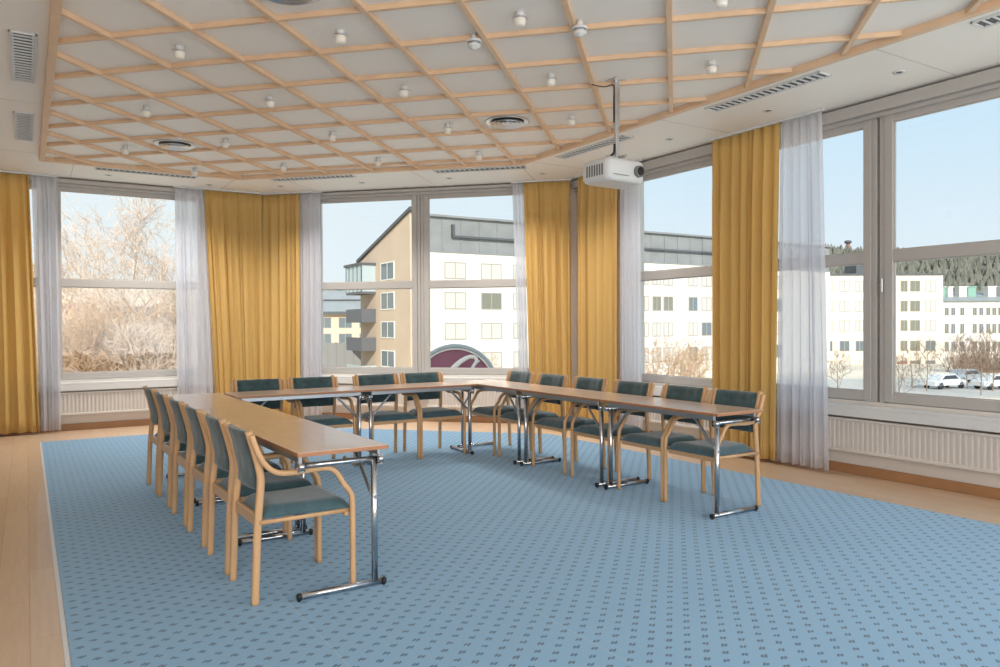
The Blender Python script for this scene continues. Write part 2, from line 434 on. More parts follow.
# ceiling lamps, one in every second field
def cellpt(i, j):
    s, d = 5.269+STEP*i, -5.983+STEP*j
    return ((s+d)/2, (s-d)/2)
lamp0 = None; LG = 'small cup lamps in the ceiling lattice'
rowname = {1.5: 'the second row from the top', 3.5: 'the third row from the top', 5.5: 'the fourth row from the top', 7.5: 'the row nearest the windows', -.5: 'the topmost row'}
def in_lat(x, y): return lx0+.15 < x < lx1-.15 and y < ly1-.15 and x+y < ld-.2 and y > -2.4
def in_view(x, y, z=3.25):
    # forward and right components
    f = x*NV[1]+y*TV[1]; r = x*NV[0]+y*TV[0]
    if f < .3: return False
    return abs(r/f*FPX) < 505 and (z-CH)/f*FPX < 330
def ordinal(k): return ['first', 'second', 'third', 'fourth', 'fifth', 'sixth', 'seventh', 'eighth'][k]
for i in (-.5, 1.5, 3.5, 5.5, 7.5):
    row = [cellpt(i, j) for j in (-4.5, -2.5, -.5, 1.5, 3.5, 5.5, 7.5, 9.5)]
    row = [p for p in row if in_lat(*p)]
    vis = [p for p in row if in_view(*p)]
    for p in row:
        lab = ('white cup ceiling lamp, %s from the left in %s' % (ordinal(vis.index(p)), rowname[i])) if p in vis else 'white cup lamp in the ceiling lattice above and behind the camera'
        if p not in vis: continue
        if lamp0 is None:
            lamp0 = thing('ceiling_lamp', lab, 'ceiling lamp', (p[0], p[1], H), 0, LG)
            bm = B_(); lathe(bm, [(.028, 0), (.028, -.036)]); obj('lamp_stem', bm, 'white_plastic', lamp0)
            bm = B_(); lathe(bm, [(.03, -.034), (.05, -.036), (.051, -.041), (.034, -.044)]); obj('lamp_ring', bm, 'brushed_alu', lamp0)
            bm = B_(); lathe(bm, [(.036, -.043), (.036, -.06), (.032, -.083), (.026, -.089), (.006, -.09)]); obj('lamp_glass', bm, 'glass_white', lamp0)
        else: dup(lamp0, (p[0], p[1], H), 0, lab)

# round air diffusers
def diffuser(x, y, lab):
    d = thing('air_diffuser', lab, 'air vent', (x, y, H), 0, 'round metal air diffusers in the ceiling')
    bm = B_(); lathe(bm, [(.17, 0), (.21, -.004), (.213, -.012), (.20, -.016), (.165, -.004)], n=48, caps=False); obj('outer_ring', bm, 'brushed_alu', d)
    for k, r in enumerate((.155, .115, .075)):
        bm = B_(); lathe(bm, [(r-.036, -.002), (r-.034, -.008), (r, -.034+.004*k), (r+.006, -.036+.004*k), (r+.002, -.026), (r-.03, -.001)], n=40, caps=False); obj('vane_ring', bm, 'brushed_alu', d)
    bm = B_(); lathe(bm, [(.012, -.002), (.034, -.016), (.03, -.028), (.01, -.03)], n=24); obj('centre_cone', bm, 'brushed_alu', d)
    bm = B_(); lathe(bm, [(.16, -.0005), (.16, -.003)], n=32); obj('back_plate', bm, 'dark_metal', d)
diffuser(*cellpt(.42, 3.45), 'large round metal air diffuser cut by the top edge of the view')
diffuser(*cellpt(5.6, -1.56), 'round metal air diffuser in the ceiling on the left, above the far left window')
diffuser(*cellpt(5.56, 4.47), 'round metal air diffuser in the ceiling between projector and middle windows')

# louvred strip lights in the plain ceiling border
STRIPS = []
def strip(x, y, rot, lab, L=1.16, closed=False):
    STRIPS.append((x, y, rot))
    d = thing('louvred_ceiling_light', lab, 'ceiling light', (x, y, H), rot, 'louvred strip lights around the lattice')
    w = .165
    bm = B_()
    box(bm, -L/2, L/2, -w/2, -w/2+.014, -.012, 0, .002); box(bm, -L/2, L/2, w/2-.014, w/2, -.012, 0, .002)
    box(bm, -L/2, -L/2+.014, -w/2, w/2, -.012, 0, .002); box(bm, L/2-.014, L/2, -w/2, w/2, -.012, 0, .002)
    obj('light_frame', bm, 'white_plastic', d)
    bm = B_(); n = 18
    for k in range(1, n):
        xx = -L/2+L*k/n; box(bm, xx-.0045, xx+.0045, -w/2+.014, w/2-.014, -.012, -.002)
    pass
    for k in range(n):                      # angled reflector cups between the blades
        xx = -L/2+L*(k+.5)/n
        box(bm, xx-.006, xx+.002, -w/2+.016, -w/2+.030, -.010, -.002); box(bm, xx-.006, xx+.002, w/2-.030, w/2-.016, -.010, -.002)
    obj('louvre_grid', bm, 'white_plastic', d)
    bm = B_(); box(bm, -L/2+.01, L/2-.01, -w/2+.01, w/2-.01, -.0018, -.0004); obj('light_recess', bm, 'dark_metal', d)
strip(5.26, 1.97, R(90), 'louvred ceiling light cut by the top right corner of the view')
strip(5.26, 4.23, R(90), 'louvred ceiling light above the yellow curtain right of the projector')
strip(5.26, 6.5, R(90), 'louvred ceiling light just behind the projector pole')
strip(4.79, 8.12, R(-45), 'louvred ceiling light above the right half of the middle windows')
strip(3.19, 9.70, R(-45), 'louvred ceiling light above the yellow curtains at the left corner')
strip(1.31, 10.44, 0, 'louvred ceiling light above the far left window')
strip(0, 6.47, R(90), 'larger louvred ceiling light at the upper left edge, nearer the camera')
strip(0, 8.66, R(90), 'smaller looking louvred ceiling light below the other at the left edge')

# small recessed spots in the border
sp0 = None
for k, (x, y, lab) in enumerate(((.91, 10.85, 'above the left part of the far left window'), (2.14, 10.9, 'above the right sheer of the far left window'),
        (3.0, 10.5, 'above the yellow corner curtains on the left'), (3.87, 9.7, 'above the middle window, left pane'), (4.74, 8.83, 'above the middle window, right pane'),
        (5.62, 7.95, 'above the gap between the two middle right yellow curtains'), (5.74, 6.95, 'just behind the projector body'), (5.73, 5.8, 'right of the projector pole'),
        (5.73, 4.56, 'above the broad yellow curtain on the right'), (5.73, 3.34, 'above the large right window'))):
    lab = 'small recessed ceiling spot ' + lab
    if sp0 is None:
        sp0 = thing('recessed_spot', lab, 'ceiling spot', (x, y, H), 0, 'small recessed spots in the ceiling border')
        bm = B_(); lathe(bm, [(.022, -.001), (.045, -.001), (.044, -.008), (.024, -.006)], caps=False); obj('spot_ring', bm, 'white_plastic', sp0)
        bm = B_(); lathe(bm, [(.023, -.0005), (.023, -.004)]); obj('spot_core', bm, 'dark_metal', sp0)
    else: dup(sp0, (x, y, H), 0, lab)
# small round fittings at the very left of the ceiling
for (x, y, lab) in ((-.42, 7.2, 'small round white ceiling fitting at the left edge, upper one'), (-.42, 8.9, 'small round white ceiling fitting at the left edge, lower one')):
    d = thing('ceiling_fitting', lab, 'ceiling fitting', (x, y, H), 0, 'round fittings at the left edge of the ceiling')
    bm = B_(); lathe(bm, [(.07, 0), (.07, -.012), (.06, -.02), (.01, -.022)]); obj('fitting_cap', bm, 'white_plastic', d)

# sensors hanging under the lattice
for (x, y, lab) in ((2.545, 4.38, 'white hanging smoke detector with a dark ring by a lattice crossing'), (3.01, 3.84, 'white plastic ceiling sensor on a batten, right of the smoke detector')):
    d = thing('smoke_detector', lab, 'smoke detector', (x, y, 3.246), 0)
    bm = B_(); tube(bm, (0, 0, 0), (0, 0, .044), .02); lathe(bm, [(.05, 0), (.05, -.012), (.044, -.016)]); obj('detector_base', bm, 'white_plastic', d)
    bm = B_(); lathe(bm, [(.04, -.016), (.038, -.03)]); obj('detector_ring', bm, 'steel_grey', d)
    bm = B_(); lathe(bm, [(.046, -.03), (.042, -.045), (.02, -.052), (.018, -.06), (.004, -.061)]); obj('detector_head', bm, 'white_plastic', d)

# ------------------------------------------------------------------ carpet
bm = B_(); prism(bm, [(.14, -3.3), (5.48, -3.3), (5.48, 7.6), (4.1, 8.98), (2.68, 10.4), (.14, 10.4)], .0005, .004)
tag(obj('blue_carpet', bm, 'carpet'), 'large blue carpet with small dark dashes under the tables, beech floor around it', 'carpet')
bm = B_(); box(bm, .118, .138, -3.3, 10.4, .0005, .004, .001)  # thin pale strip flat on the floor beside the carpet
tag(obj('pale_floor_strip', bm, 'sill_paint'), 'pale strip along the left side of the blue carpet', 'edging strip')

# ------------------------------------------------------------------ radiators
def radiator(wname, a0, a1, lab):
    P, rot, L = walls[wname]
    d = thing('radiator', lab, 'radiator', (P[0]+math.cos(rot)*a0, P[1]+math.sin(rot)*a0, 0), rot, 'long white radiators under the windows')
    W = a1-a0; z0, z1 = .235, .485
    bm = B_(); n = int(W/.045)
    prof = []
    for k in range(n):
        x = W*k/n; s = W/n
        prof += [(x, -.092), (x+s*.5, -.092), (x+s*.56, -.102), (x+s*.94, -.102)]
    prof.append((W, -.092))
    vs0 = [bm.verts.new((x, y, z0)) for x, y in prof]; vs1 = [bm.verts.new((x, y, z1)) for x, y in prof]
    bk0 = [bm.verts.new((x, -.035, z0)) for x in (0, W)]; bk1 = [bm.verts.new((x, -.035, z1)) for x in (0, W)]
    for k in range(len(prof)-1): bm.faces.new((vs0[k], vs0[k+1], vs1[k+1], vs1[k]))
    bm.faces.new([bk0[0]]+vs0+[bk0[1]]); bm.faces.new([bk1[1]]+vs1[::-1]+[bk1[0]])
    bm.faces.new((bk0[0], bk0[1], bk1[1], bk1[0])); bm.faces.new((vs0[0], vs1[0], bk1[0], bk0[0])); bm.faces.new((vs0[-1], bk0[1], bk1[1], vs1[-1]))
    obj('fin_panel', bm, 'radiator_paint', d)
    bm = B_(); box(bm, -.01, W+.01, -.112, -.03, z1, z1+.022, .004); obj('top_grille', bm, 'radiator_paint', d)
    bm = B_(); box(bm, -.01, W+.01, -.11, -.03, z0-.028, z0, .004); obj('bottom_rail', bm, 'radiator_paint', d)
    for x in (.25, W-.25):
        bm = B_(); box(bm, x-.02, x+.02, -.035, -.001, z0, z1-.02); obj('wall_bracket', bm, 'radiator_paint', d)
radiator('far', 1.75, 3.75, 'white finned radiator under the far left window')
radiator('diagonal', .95, 2.2, 'white finned radiator under the left half of the middle window')
radiator('diagonal', 2.55, 3.8, 'white finned radiator under the right half of the middle window')
radiator('right', 1.2, 2.7, 'white finned radiator under the narrow window right of the projector')
radiator('right', 3.6, 8.0, 'long white finned radiator under the large right window')

# ------------------------------------------------------------------ curtains
def curtain(name, wname, a0, a1, b0, b1, off, folds, amp, mat, lab, cat, group, seed, zb=.035):
    P, rot, L = walls[wname]
    rnd = random.Random(seed)
    N_ = folds*10; NZ = 22; zt = 3.262
    ph = [0]
    for k in range(N_): ph.append(ph[-1]+1+.45*math.sin(k*.13+seed)+.35*math.sin(k*.29+2*seed)+.2*rnd.random())
    tot = ph[-1]; amps = [amp*(.5+.75*rnd.random()) for _ in range(folds+2)]
    w = [rnd.uniform(-1, 1) for _ in range(6)]
    def P3(i, j, back):
        u = ph[i]/tot; v = j/NZ              # v 0 top .. 1 bottom
        z = zt-(zt-zb)*v
        xs = (a0+(a1-a0)*u)*(1-v)+(b0+(b1-b0)*u)*v
        g = i/N_; th = g*folds*2*math.pi + .6*v*w[0]*math.sin(g*9+w[1]*3)
        A = amps[int(g*folds)]*(1-g*folds % 1)+amps[int(g*folds)+1]*(g*folds % 1)
        sh = math.sin(th)
        k = (.42+.58*min(1, v*5))*(.85+.25*v)
        y = -off + A*k*(sh*(1-.35*abs(sh)*v)) + .012*math.sin(2.3*th+w[2]*4+v*2)*v
        xs += .22*(a1-a0)/folds*math.sin(2*th)*.35*k
        z += (.004*math.sin(th*1.0) if j == NZ else 0)
        return Vector((xs, y+(.003 if back else 0), z))
    root = thing(name, lab, cat, (P[0], P[1], 0), rot, group)
    bm = B_(); shell(bm, lambda a, b_: P3(round(a*N_), round(b_*NZ), False), lambda a, b_: P3(round(a*N_), round(b_*NZ), True), N_, NZ)
    obj('curtain_cloth', bm, mat, root)
    bm = B_(); box(bm, min(a0, a1)-.02, max(a0, a1)+.02, -off-.012, -off+.012, 3.268, 3.289, .002); obj('curtain_rail', bm, 'white_plastic', root)
YG, SG = 'yellow floor length curtains', 'white sheer curtains beside the windows'
def fx(x): return x-XL
def sx(s): return s+5.90
def ty(t): return PB[1]-t
yc = lambda *a: curtain('yellow_curtain', *a[:8], 'yellow_cloth', a[8], 'curtain', YG, a[9])
sc = lambda *a: curtain('sheer_curtain', *a[:8], 'sheer_cloth', a[8], 'sheer curtain', SG, a[9])
yc('far', fx(-.75), fx(.045), fx(-.75), fx(.135), .2, 8, .045, 'yellow curtain at the far left edge of the view', 1)
sc('far', fx(.07), fx(.35), fx(.14), fx(.37), .17, 4, .03, 'sheer white curtain between the far left yellow curtain and the far left window', 2)
sc('far', fx(1.75), fx(2.13), fx(1.76), fx(2.25), .17, 5, .03, 'sheer white curtain on the right side of the far left window', 3)
yc('far', fx(2.13), fx(2.93), fx(2.27), fx(2.95), .2, 9, .04, 'yellow curtain left of the left corner, right of the far left window', 4)
yc('diagonal', sx(-5.86), sx(-5.26), sx(-5.86), sx(-5.27), .17, 6, .04, 'yellow curtain right of the left corner, left of the middle window', 5)
sc('diagonal', sx(-5.26), sx(-4.94), sx(-5.26), sx(-4.94), .15, 4, .028, 'sheer white curtain on the left side of the middle window', 6)
sc('diagonal', sx(-2.12), sx(-1.96), sx(-2.02), sx(-1.90), .15, 3, .025, 'narrow sheer white curtain on the right side of the middle window', 7)
yc('diagonal', sx(-1.96), sx(-1.33), sx(-1.86), sx(-1.33), .17, 7, .035, 'yellow curtain right of the middle window, left of the projector', 8)
yc('right', ty(7.84), ty(7.07), ty(7.84), ty(7.07), .2, 7, .04, 'yellow curtain directly below the projector', 9)
sc('right', ty(7.05), ty(6.69), ty(7.05), ty(6.66), .17, 4, .03, 'sheer white curtain left of the narrow window, below the projector lens', 10)
yc('right', ty(5.56), ty(4.72), ty(5.56), ty(4.76), .2, 8, .045, 'broad yellow curtain between the narrow window and the large right window', 11)
sc('right', ty(4.71), ty(4.27), ty(4.75), ty(4.19), .2, 6, .04, 'sheer white curtain on the left side of the large right window', 12)

# ------------------------------------------------------------------ projector
pr = thing('ceiling_projector', 'white projector hanging from the ceiling on a metal pole', 'projector', (3.985, 4.62, 0), R(4))
bm = B_(); box(bm, -.06, .06, -.06, .06, H-.008, H, .002); obj('ceiling_plate', bm, 'brushed_alu', pr)
bm = B_(); box(bm, -.024, .024, -.02, .02, 2.93, H-.007, .004); obj('upper_pole', bm, 'brushed_alu', pr)
bm = B_(); box(bm, -.016, .016, -.013, .013, 2.70, 2.95, .003); box(bm, -.028, .028, -.024, .024, 2.925, 2.94, .002); obj('lower_pole', bm, 'brushed_alu', pr)
bm = B_(); box(bm, -.10, .10, -.012, .012, 2.665, 2.68, .003); box(bm, -.012, .012, -.10, .10, 2.665, 2.68, .003); box(bm, -.018, .018, -.018, .018, 2.66, 2.71, .003)
for a, c in ((-.1, 0), (.1, 0), (0, -.1), (0, .1)): tube(bm, (a, c, 2.63), (a, c, 2.68), .008)
obj('mount_bracket', bm, 'brushed_alu', pr)
bm = B_()                                   # body with a bowed front and rounded corners
def rr_outline(w, d, r, bow, n=6):
    pts = []
    for cx, cy, a0 in ((w/2-r, d/2-r, 0), (-w/2+r, d/2-r, 90), (-w/2+r, -d/2+r, 180), (w/2-r, -d/2+r, 270)):
        for k in range(n+1):
            a = R(a0+90*k/n); x, y = cx+r*math.cos(a), cy+r*math.sin(a)
            if y < 0: y -= bow*(1-(2*x/w)**2)
            pts.append((x, y))
    return pts
rings = []
for z, g in ((2.455, -.03), (2.463, -.012), (2.485, 0), (2.60, 0), (2.622, -.008), (2.634, -.028)):
    rings.append([Vector((x-.04, y, z)) for x, y in rr_outline(.41+g*2, .30+g*2, .045, .025)])
ring_loft(bm, rings); body = obj('projector_body', bm, 'white_plastic', pr)
bm = B_()
tube(bm, (.075, -.188, 2.545), (.075, -.13, 2.545), .046, n=28); obj('lens_ring', bm, 'grey_plastic', body)
bm = B_(); tube(bm, (.075, -.193, 2.545), (.075, -.18, 2.545), .034, n=24); obj('lens_glass', bm, 'lens_dark', body)
bm = B_()
for k in range(7): box(bm, -.247, -.2435, -.10+.028*k, -.085+.028*k, 2.50, 2.585)
obj('side_vent', bm, 'grey_plastic', body)
bm = B_(); box(bm, -.20, -.04, -.176, -.17, 2.497, 2.501); obj('front_seam', bm, 'grey_plastic', body)
bm = B_(); polytube(bm, catmull([(-.022, .0, 2.78), (-.026, .0, 2.72), (-.05, .0, 2.69), (-.10, .02, 2.66), (-.12, .06, 2.635)]), .009); obj('power_cable', bm, 'rubber', pr)
bm = B_(); polytube(bm, catmull([(-.028, 0, 2.95), (-.029, 0, 3.1), (-.03, 0, 3.24), (-.1, .03, 3.225), (-.2, .07, 3.235)]), .004); obj('signal_cable', bm, 'rubber', pr)

# ------------------------------------------------------------------ tables
TW = .472
def make_table(L, lab, loc, rot):
    # x along the table, chairs on the +y side, posts near the inner edge (-y)
    t = thing('folding_table', lab, 'table', loc, rot, 'folding tables set out in a U')
    bm = B_(); box(bm, 0, L, -TW/2, TW/2, .7185, .74, .0025, 2)
    top = obj('tabletop', bm, 'table_laminate', t)
    bm = B_()
    for a in ((0-.0012, L+.0012, -TW/2-.0012, -TW/2+.004), (-.0012, L+.0012, TW/2-.004, TW/2+.0012), (-.0012, .004, -TW/2, TW/2), (L-.004, L+.0012, -TW/2, TW/2)):
        box(bm, *a, .7195, .7375, .0008)
    obj('edge_band', bm, 'table_edge', top)
    for s in (-1, 1):
        bm = B_(); y = s*(TW/2-.028); box(bm, .05, L-.05, y-.011, y+.011, .683, .7185, .003); obj('frame_rail', bm, 'steel_grey', t)
    for e, x in ((1, .055), (-1, L-.055)):
        yp = -TW/2+.055
        bm = B_(); tube(bm, (x, yp, .03), (x, yp, .668), .0165, n=14); obj('post', bm, 'chrome', t)
        bm = B_(); tube(bm, (x, -TW/2+.03, .666), (x, TW/2-.045, .666), .014, n=14)
        obj('top_bar', bm, 'chrome', t)
        bm = B_(); tube(bm, (x, -TW/2+.012, .0265), (x, TW/2-.028, .0265), .0165, n=14); f = obj('foot', bm, 'chrome', t)
        for ys in (-TW/2-.004, TW/2-.028):
            bm = B_(); tube(bm, (x, ys, .0265), (x, ys+.018, .0265), .0172, n=14); tube(bm, (x, ys+.009, .0045), (x, ys+.009, .02), .009, n=10); obj('end_cap', bm, 'rubber', f)
        for ys in (-1, 1):
            xs = x-e*.022; yy = ys*(TW/2-.028)
            bm = B_(); tube(bm, (xs, yy, .645), (xs, yy, .684), .018, n=14); lathe(bm, [(.0195, .641), (.0195, .647)], xs, yy, 14); obj('corner_stub', bm, 'chrome', t)
        bm = B_()
        zz = .47
        polytube(bm, [(x+e*.004, yp+.004, zz), (x+e*.05, yp+.006, .505), (x+e*.20, yp+.012, .66), (x+e*.235, yp+.012, .69)], .0105, 8)
        tube(bm, (x-.02, yp, zz), (x+.02, yp, zz), .009)
        obj('folding_brace', bm, 'steel_grey', t)
    return t
LX = lambda y: 1.335-(y-3.62)*.019           # the left run drifts a little to the left
LT = 1.236
def place_table(label, x, y, rot): return make_table(LT, label, (x, y, 0), rot)
aL = R(90)+.019
place_table('left row table nearest the camera, chrome end leg in full view', LX(3.60), 3.60, aL)
place_table('left row table, middle one of three', LX(3.60+LT), 3.60+LT+.003, aL)
place_table('left row table farthest from the camera, nearest the far left window', LX(3.60+2*LT), 3.60+2*LT+.006, aL)
# far run: chairs on +y
LT = 1.213
place_table('far row table on the left, touching the left row', 1.545, 7.06, 0)
place_table('far row table on the right, touching the right row corner', 1.545+LT+.003, 7.06, 0)
LT = 1.236
aC = R(-90)                                  # x runs toward the camera, +y of the table is +x of the room
place_table('right row table nearest the camera, free chrome end leg', 4.225, 3.59+LT, aC)
place_table('right row table, middle one of three', 4.222, 3.59+2*LT+.003, aC)
place_table('right row table at the far corner below the middle window', 4.22, 3.59+3*LT+.006, aC)

# ------------------------------------------------------------------ chairs
def make_chair(label, loc, rot):
    # x forward, y sideways
    c = thing('armchair', label, 'chair', loc, rot, 'beech armchairs around the tables')
    for s in (-1, 1):
        bm = B_()
        strip_xz(bm, [(-.243, 0, s*.212), (-.238, .15, s*.212), (-.228, .38, s*.212), (-.213, .56, s*.212), (-.214, .63, s*.212), (-.236, .73, s*.212), (-.268, .842, s*.212)], s*.212, .030, .036)
        obj('rear_leg', bm, 'beech', c)
        bm = B_()
        strip_xz(bm, [(-.262, .825, s*.243), (-.235, .745, s*.244), (-.198, .678, s*.247), (-.145, .637, s*.249), (-.07, .628, s*.25), (.05, .633, s*.25), (.118, .630, s*.25), (.160, .601, s*.25), (.190, .550, s*.25), (.226, .502, s*.25), (.242, .446, s*.25), (.243, .25, s*.25), (.243, 0, s*.25)], s*.25, .028, .027)
        obj('arm_and_front_leg', bm, 'beech', c)
        bm = B_(); strip_xz(bm, [(-.222, .397, s*.229), (.236, .400, s*.230)], s*.23, .014, .020, smooth=False)
        obj('side_rail', bm, 'beech', c)
    bm = B_(); box(bm, .205, .230, -.235, .235, .372, .409, .004); obj('front_rail', bm, 'beech', c)
    bm = B_(); box(bm, -.232, -.210, -.198, .198, .368, .428, .004); obj('rear_rail', bm, 'beech', c)
    # seat cushion, rounded front
    def top(u, v):
        x = -.205+u*.452; hw = .195+.036*u; y = (v*2-1)*hw
        e = min(1, min(u, 1-u)*9)**.5*min(1, min(v, 1-v)*11)**.5
        return Vector((x, y, .418+.048*e+.006*math.sin(math.pi*u)*math.sin(math.pi*v)-.008*math.sin(math.pi*u)))
    def bot(u, v):
        x = -.205+u*.452; hw = .195+.036*u; y = (v*2-1)*hw
        return Vector((x, y, .408))
    bm = B_(); shell(bm, top, bot, 16, 16); obj('seat_cushion', bm, 'seat_teal', c)
    bk = catmull([Vector((-.204, .545, 0)), Vector((-.203, .62, 0)), Vector((-.222, .72, 0)), Vector((-.257, .835, 0))], 5)
    nb = len(bk)-1
    def back(u, v, off):
        p = bk[round(u*nb)]; yy = (v*2-1)*.196
        e = min(1, min(v, 1-v)*10)**.5*min(1, min(u, 1-u)*10+.25)**.5
        bow = .022*(1-(2*v-1)**2)
        wr = .003*math.sin(9*u+7*v)*math.sin(5*v*math.pi)
        return Vector((p.x-bow+off*e+wr, yy, p.y))
    bm = B_(); shell(bm, lambda u, v: back(u, v, .022), lambda u, v: back(u, v, -.018), nb, 16); obj('backrest', bm, 'back_teal', c)
    return c
rowL = [3.94, 4.485, 5.09, 5.67, 6.31, 6.87]
rowC = [3.945, 4.476, 5.10, 5.71, 6.32, 6.915]
rowB = [1.886, 2.42, 3.10, 3.63]
ordL = ['nearest the camera', 'second from the camera', 'third from the camera', 'fourth from the camera', 'fifth from the camera', 'sixth and farthest from the camera']
ch0 = None
rnd = random.Random(5)
def put(x, y, rot, lab):
    global ch0
    if ch0 is None: ch0 = make_chair(lab, (x, y, .0045), rot)
    else: dup(ch0, (x, y, .0045), rot, lab)
for k, y in enumerate(rowL):
    put(1.163-.008*k, y, .019+rnd.uniform(-.004, .004), 'beech armchair with dark teal cushions, left row, %s' % ordL[k])
for k, y in enumerate(rowC):
    put(4.335, y, math.pi+rnd.uniform(-.004, .004), 'beech armchair with dark teal cushions, right row, %s' % ordL[k])
ordB = ['leftmost, by the yellow curtains', 'second from the left', 'third from the left', 'rightmost, by the table corner']
for k, x in enumerate(rowB):
    put(x, 7.165, -math.pi/2+rnd.uniform(-.004, .004), 'beech armchair with teal cushions, far row, %s' % ordB[k])

# ------------------------------------------------------------------ outdoors
GZ = -5.0
bm = B_(); box(bm, -400, 500, -150, 700, GZ-1, GZ); o = obj('ground', bm, 'ground_far'); o['kind'] = 'structure'

def line_hit(P0, d, px):                    # distance along a facade line where it crosses a column of the photograph
    q = cam2w((px-500)/FPX, 1.0)
    det = d[0]*(-q[1])-d[1]*(-q[0])
    bx, by = -P0[0], -P0[1]
    s = (bx*(-q[1])-by*(-q[0]))/det
    x, y = P0[0]+d[0]*s, P0[1]+d[1]*s
    dep = x*NV[1]+y*TV[1]
    return s, dep
def zat(px, py, dep):
    hy = 333.5-8.28+(-.0049)*(px-500)
    return CH+(hy-py)/FPX*dep
def facade(parent, P0, ang, s0, s1, z0, z1, pane, proud=.05):
    """window on a facade; local frame of the parent: x along facade, y away from viewer"""
    bm = B_(); box(bm, s0-.09, s1+.09, -proud, .02, z0-.09, z0); box(bm, s0-.09, s1+.09, -proud, .02, z1, z1+.09)
    box(bm, s0-.09, s0, -proud, .02, z0, z1); box(bm, s1, s1+.09, -proud, .02, z0, z1)
    mid = (s0+s1)/2; box(bm, mid-.04, mid+.04, -proud, .02, z0, z1)
    w = obj('building_window', bm, 'frame_beige', parent)
    bm = B_(); box(bm, s0, s1, -proud*.5, .01, z0, z1); obj('building_pane', bm, pane, w)

# long white block seen through the middle and the narrow window, with its tan gable end
cA = cam2w(-8.1, 71.3)
dv = Vector((32.0, 19.3)).normalized(); dW = Vector(cam2w(dv.x, dv.y)); aF = math.atan2(dW.y, dW.x)
blk = thing('apartment_block', 'long white apartment block with grey attic storey and tan gable end', 'building', (cA[0], cA[1], 0), aF)
LB, DB = 62, 13
bm = B_(); box(bm, 0, LB, 0, DB, GZ, 8.45); obj('building_wall', bm, 'facade_white', blk)
bm = B_()                                   # gable end: a slab with a sloping top
prof = [(0, GZ), (DB, GZ), (DB, 8.3), (0, 12.1)]
va = [bm.verts.new((-.35, y, z)) for y, z in prof]; vb = [bm.verts.new((-.002, y, z)) for y, z in prof]
bm.faces.new(va); bm.faces.new(vb[::-1])
for k in range(4): bm.faces.new((va[k], va[(k+1) % 4], vb[(k+1) % 4], vb[k]))
obj('gable_wall', bm, 'facade_tan', blk)
bm = B_(); va = [bm.verts.new(p) for p in ((-.6, -.5, 12.15), (-.6, DB+.6, 8.2), (.2, DB+.6, 8.2), (.2, -.5, 12.15), (-.6, -.5, 12.45), (-.6, DB+.6, 8.5), (.2, DB+.6, 8.5), (.2, -.5, 12.45))]
for f in ((0, 1, 2, 3), (7, 6, 5, 4), (0, 4, 5, 1), (1, 5, 6, 2), (2, 6, 7, 3), (3, 7, 4, 0)): bm.faces.new([va[k] for k in f])
obj('gable_coping', bm, 'roof_dark', blk)
bm = B_(); va = [bm.verts.new(p) for x in (0, LB) for p in ((x, .1, 8.45), (x, .1, 11.75), (x, 1.2, 11.6), (x, DB, 8.2))]
for f in ((0, 1, 2, 3), (7, 6, 5, 4), (0, 4, 5, 1), (1, 5, 6, 2), (2, 6, 7, 3), (3, 7, 4, 0)): bm.faces.new([va[k] for k in f])
for k in range(30): box(bm, 1+k*2.05, 1.12+k*2.05, .02, .12, 8.6, 11.7)
box(bm, -.1, LB, -.25, .3, 11.75, 11.95); box(bm, -.1, LB, -.1, .3, 8.38, 8.55)
obj('attic_storey', bm, 'attic_grey', blk)
s_a, _ = line_hit(cA, dW, 452); s_b, _ = line_hit(cA, dW, 700)
bm = B_(); box(bm, s_a, s_a+14.5, -.3, .1, 9.85, 10.05); box(bm, s_a, s_a+.25, -.3, .1, 10.1, 11.1); box(bm, 27, 40, -.3, .1, 9.85, 10.05); box(bm, 27, 27.3, -.3, .1, 10.1, 11.0)
obj('attic_ledge', bm, 'roof_dark', blk)
rows = [(5.95, 7.4), (3.0, 4.5), (.05, 1.5), (-2.9, -1.4)]
cols = [(445.5, 465.5), (482, 501), (514, 525), (547, 563), (583, 600), (641, 648), (653, 660.5), (664, 672.5), (689, 697), (702, 711), (722, 733), (745, 757), (770, 782)]
for ri, (z0, z1) in enumerate(rows):
    for ci, (p0, p1) in enumerate(cols):
        s0, _ = line_hit(cA, dW, p0); s1, _ = line_hit(cA, dW, p1)
        pane = 'pane_blind'
        if (ri, ci) in ((1, 1), (1, 6), (1, 7)): pane = 'pane_green'
        if ci >= 8 and ri >= 1 and (ri+ci) % 2: pane = 'pane_dark'
        facade(blk, None, None, s0, s1, z0, z1, pane)
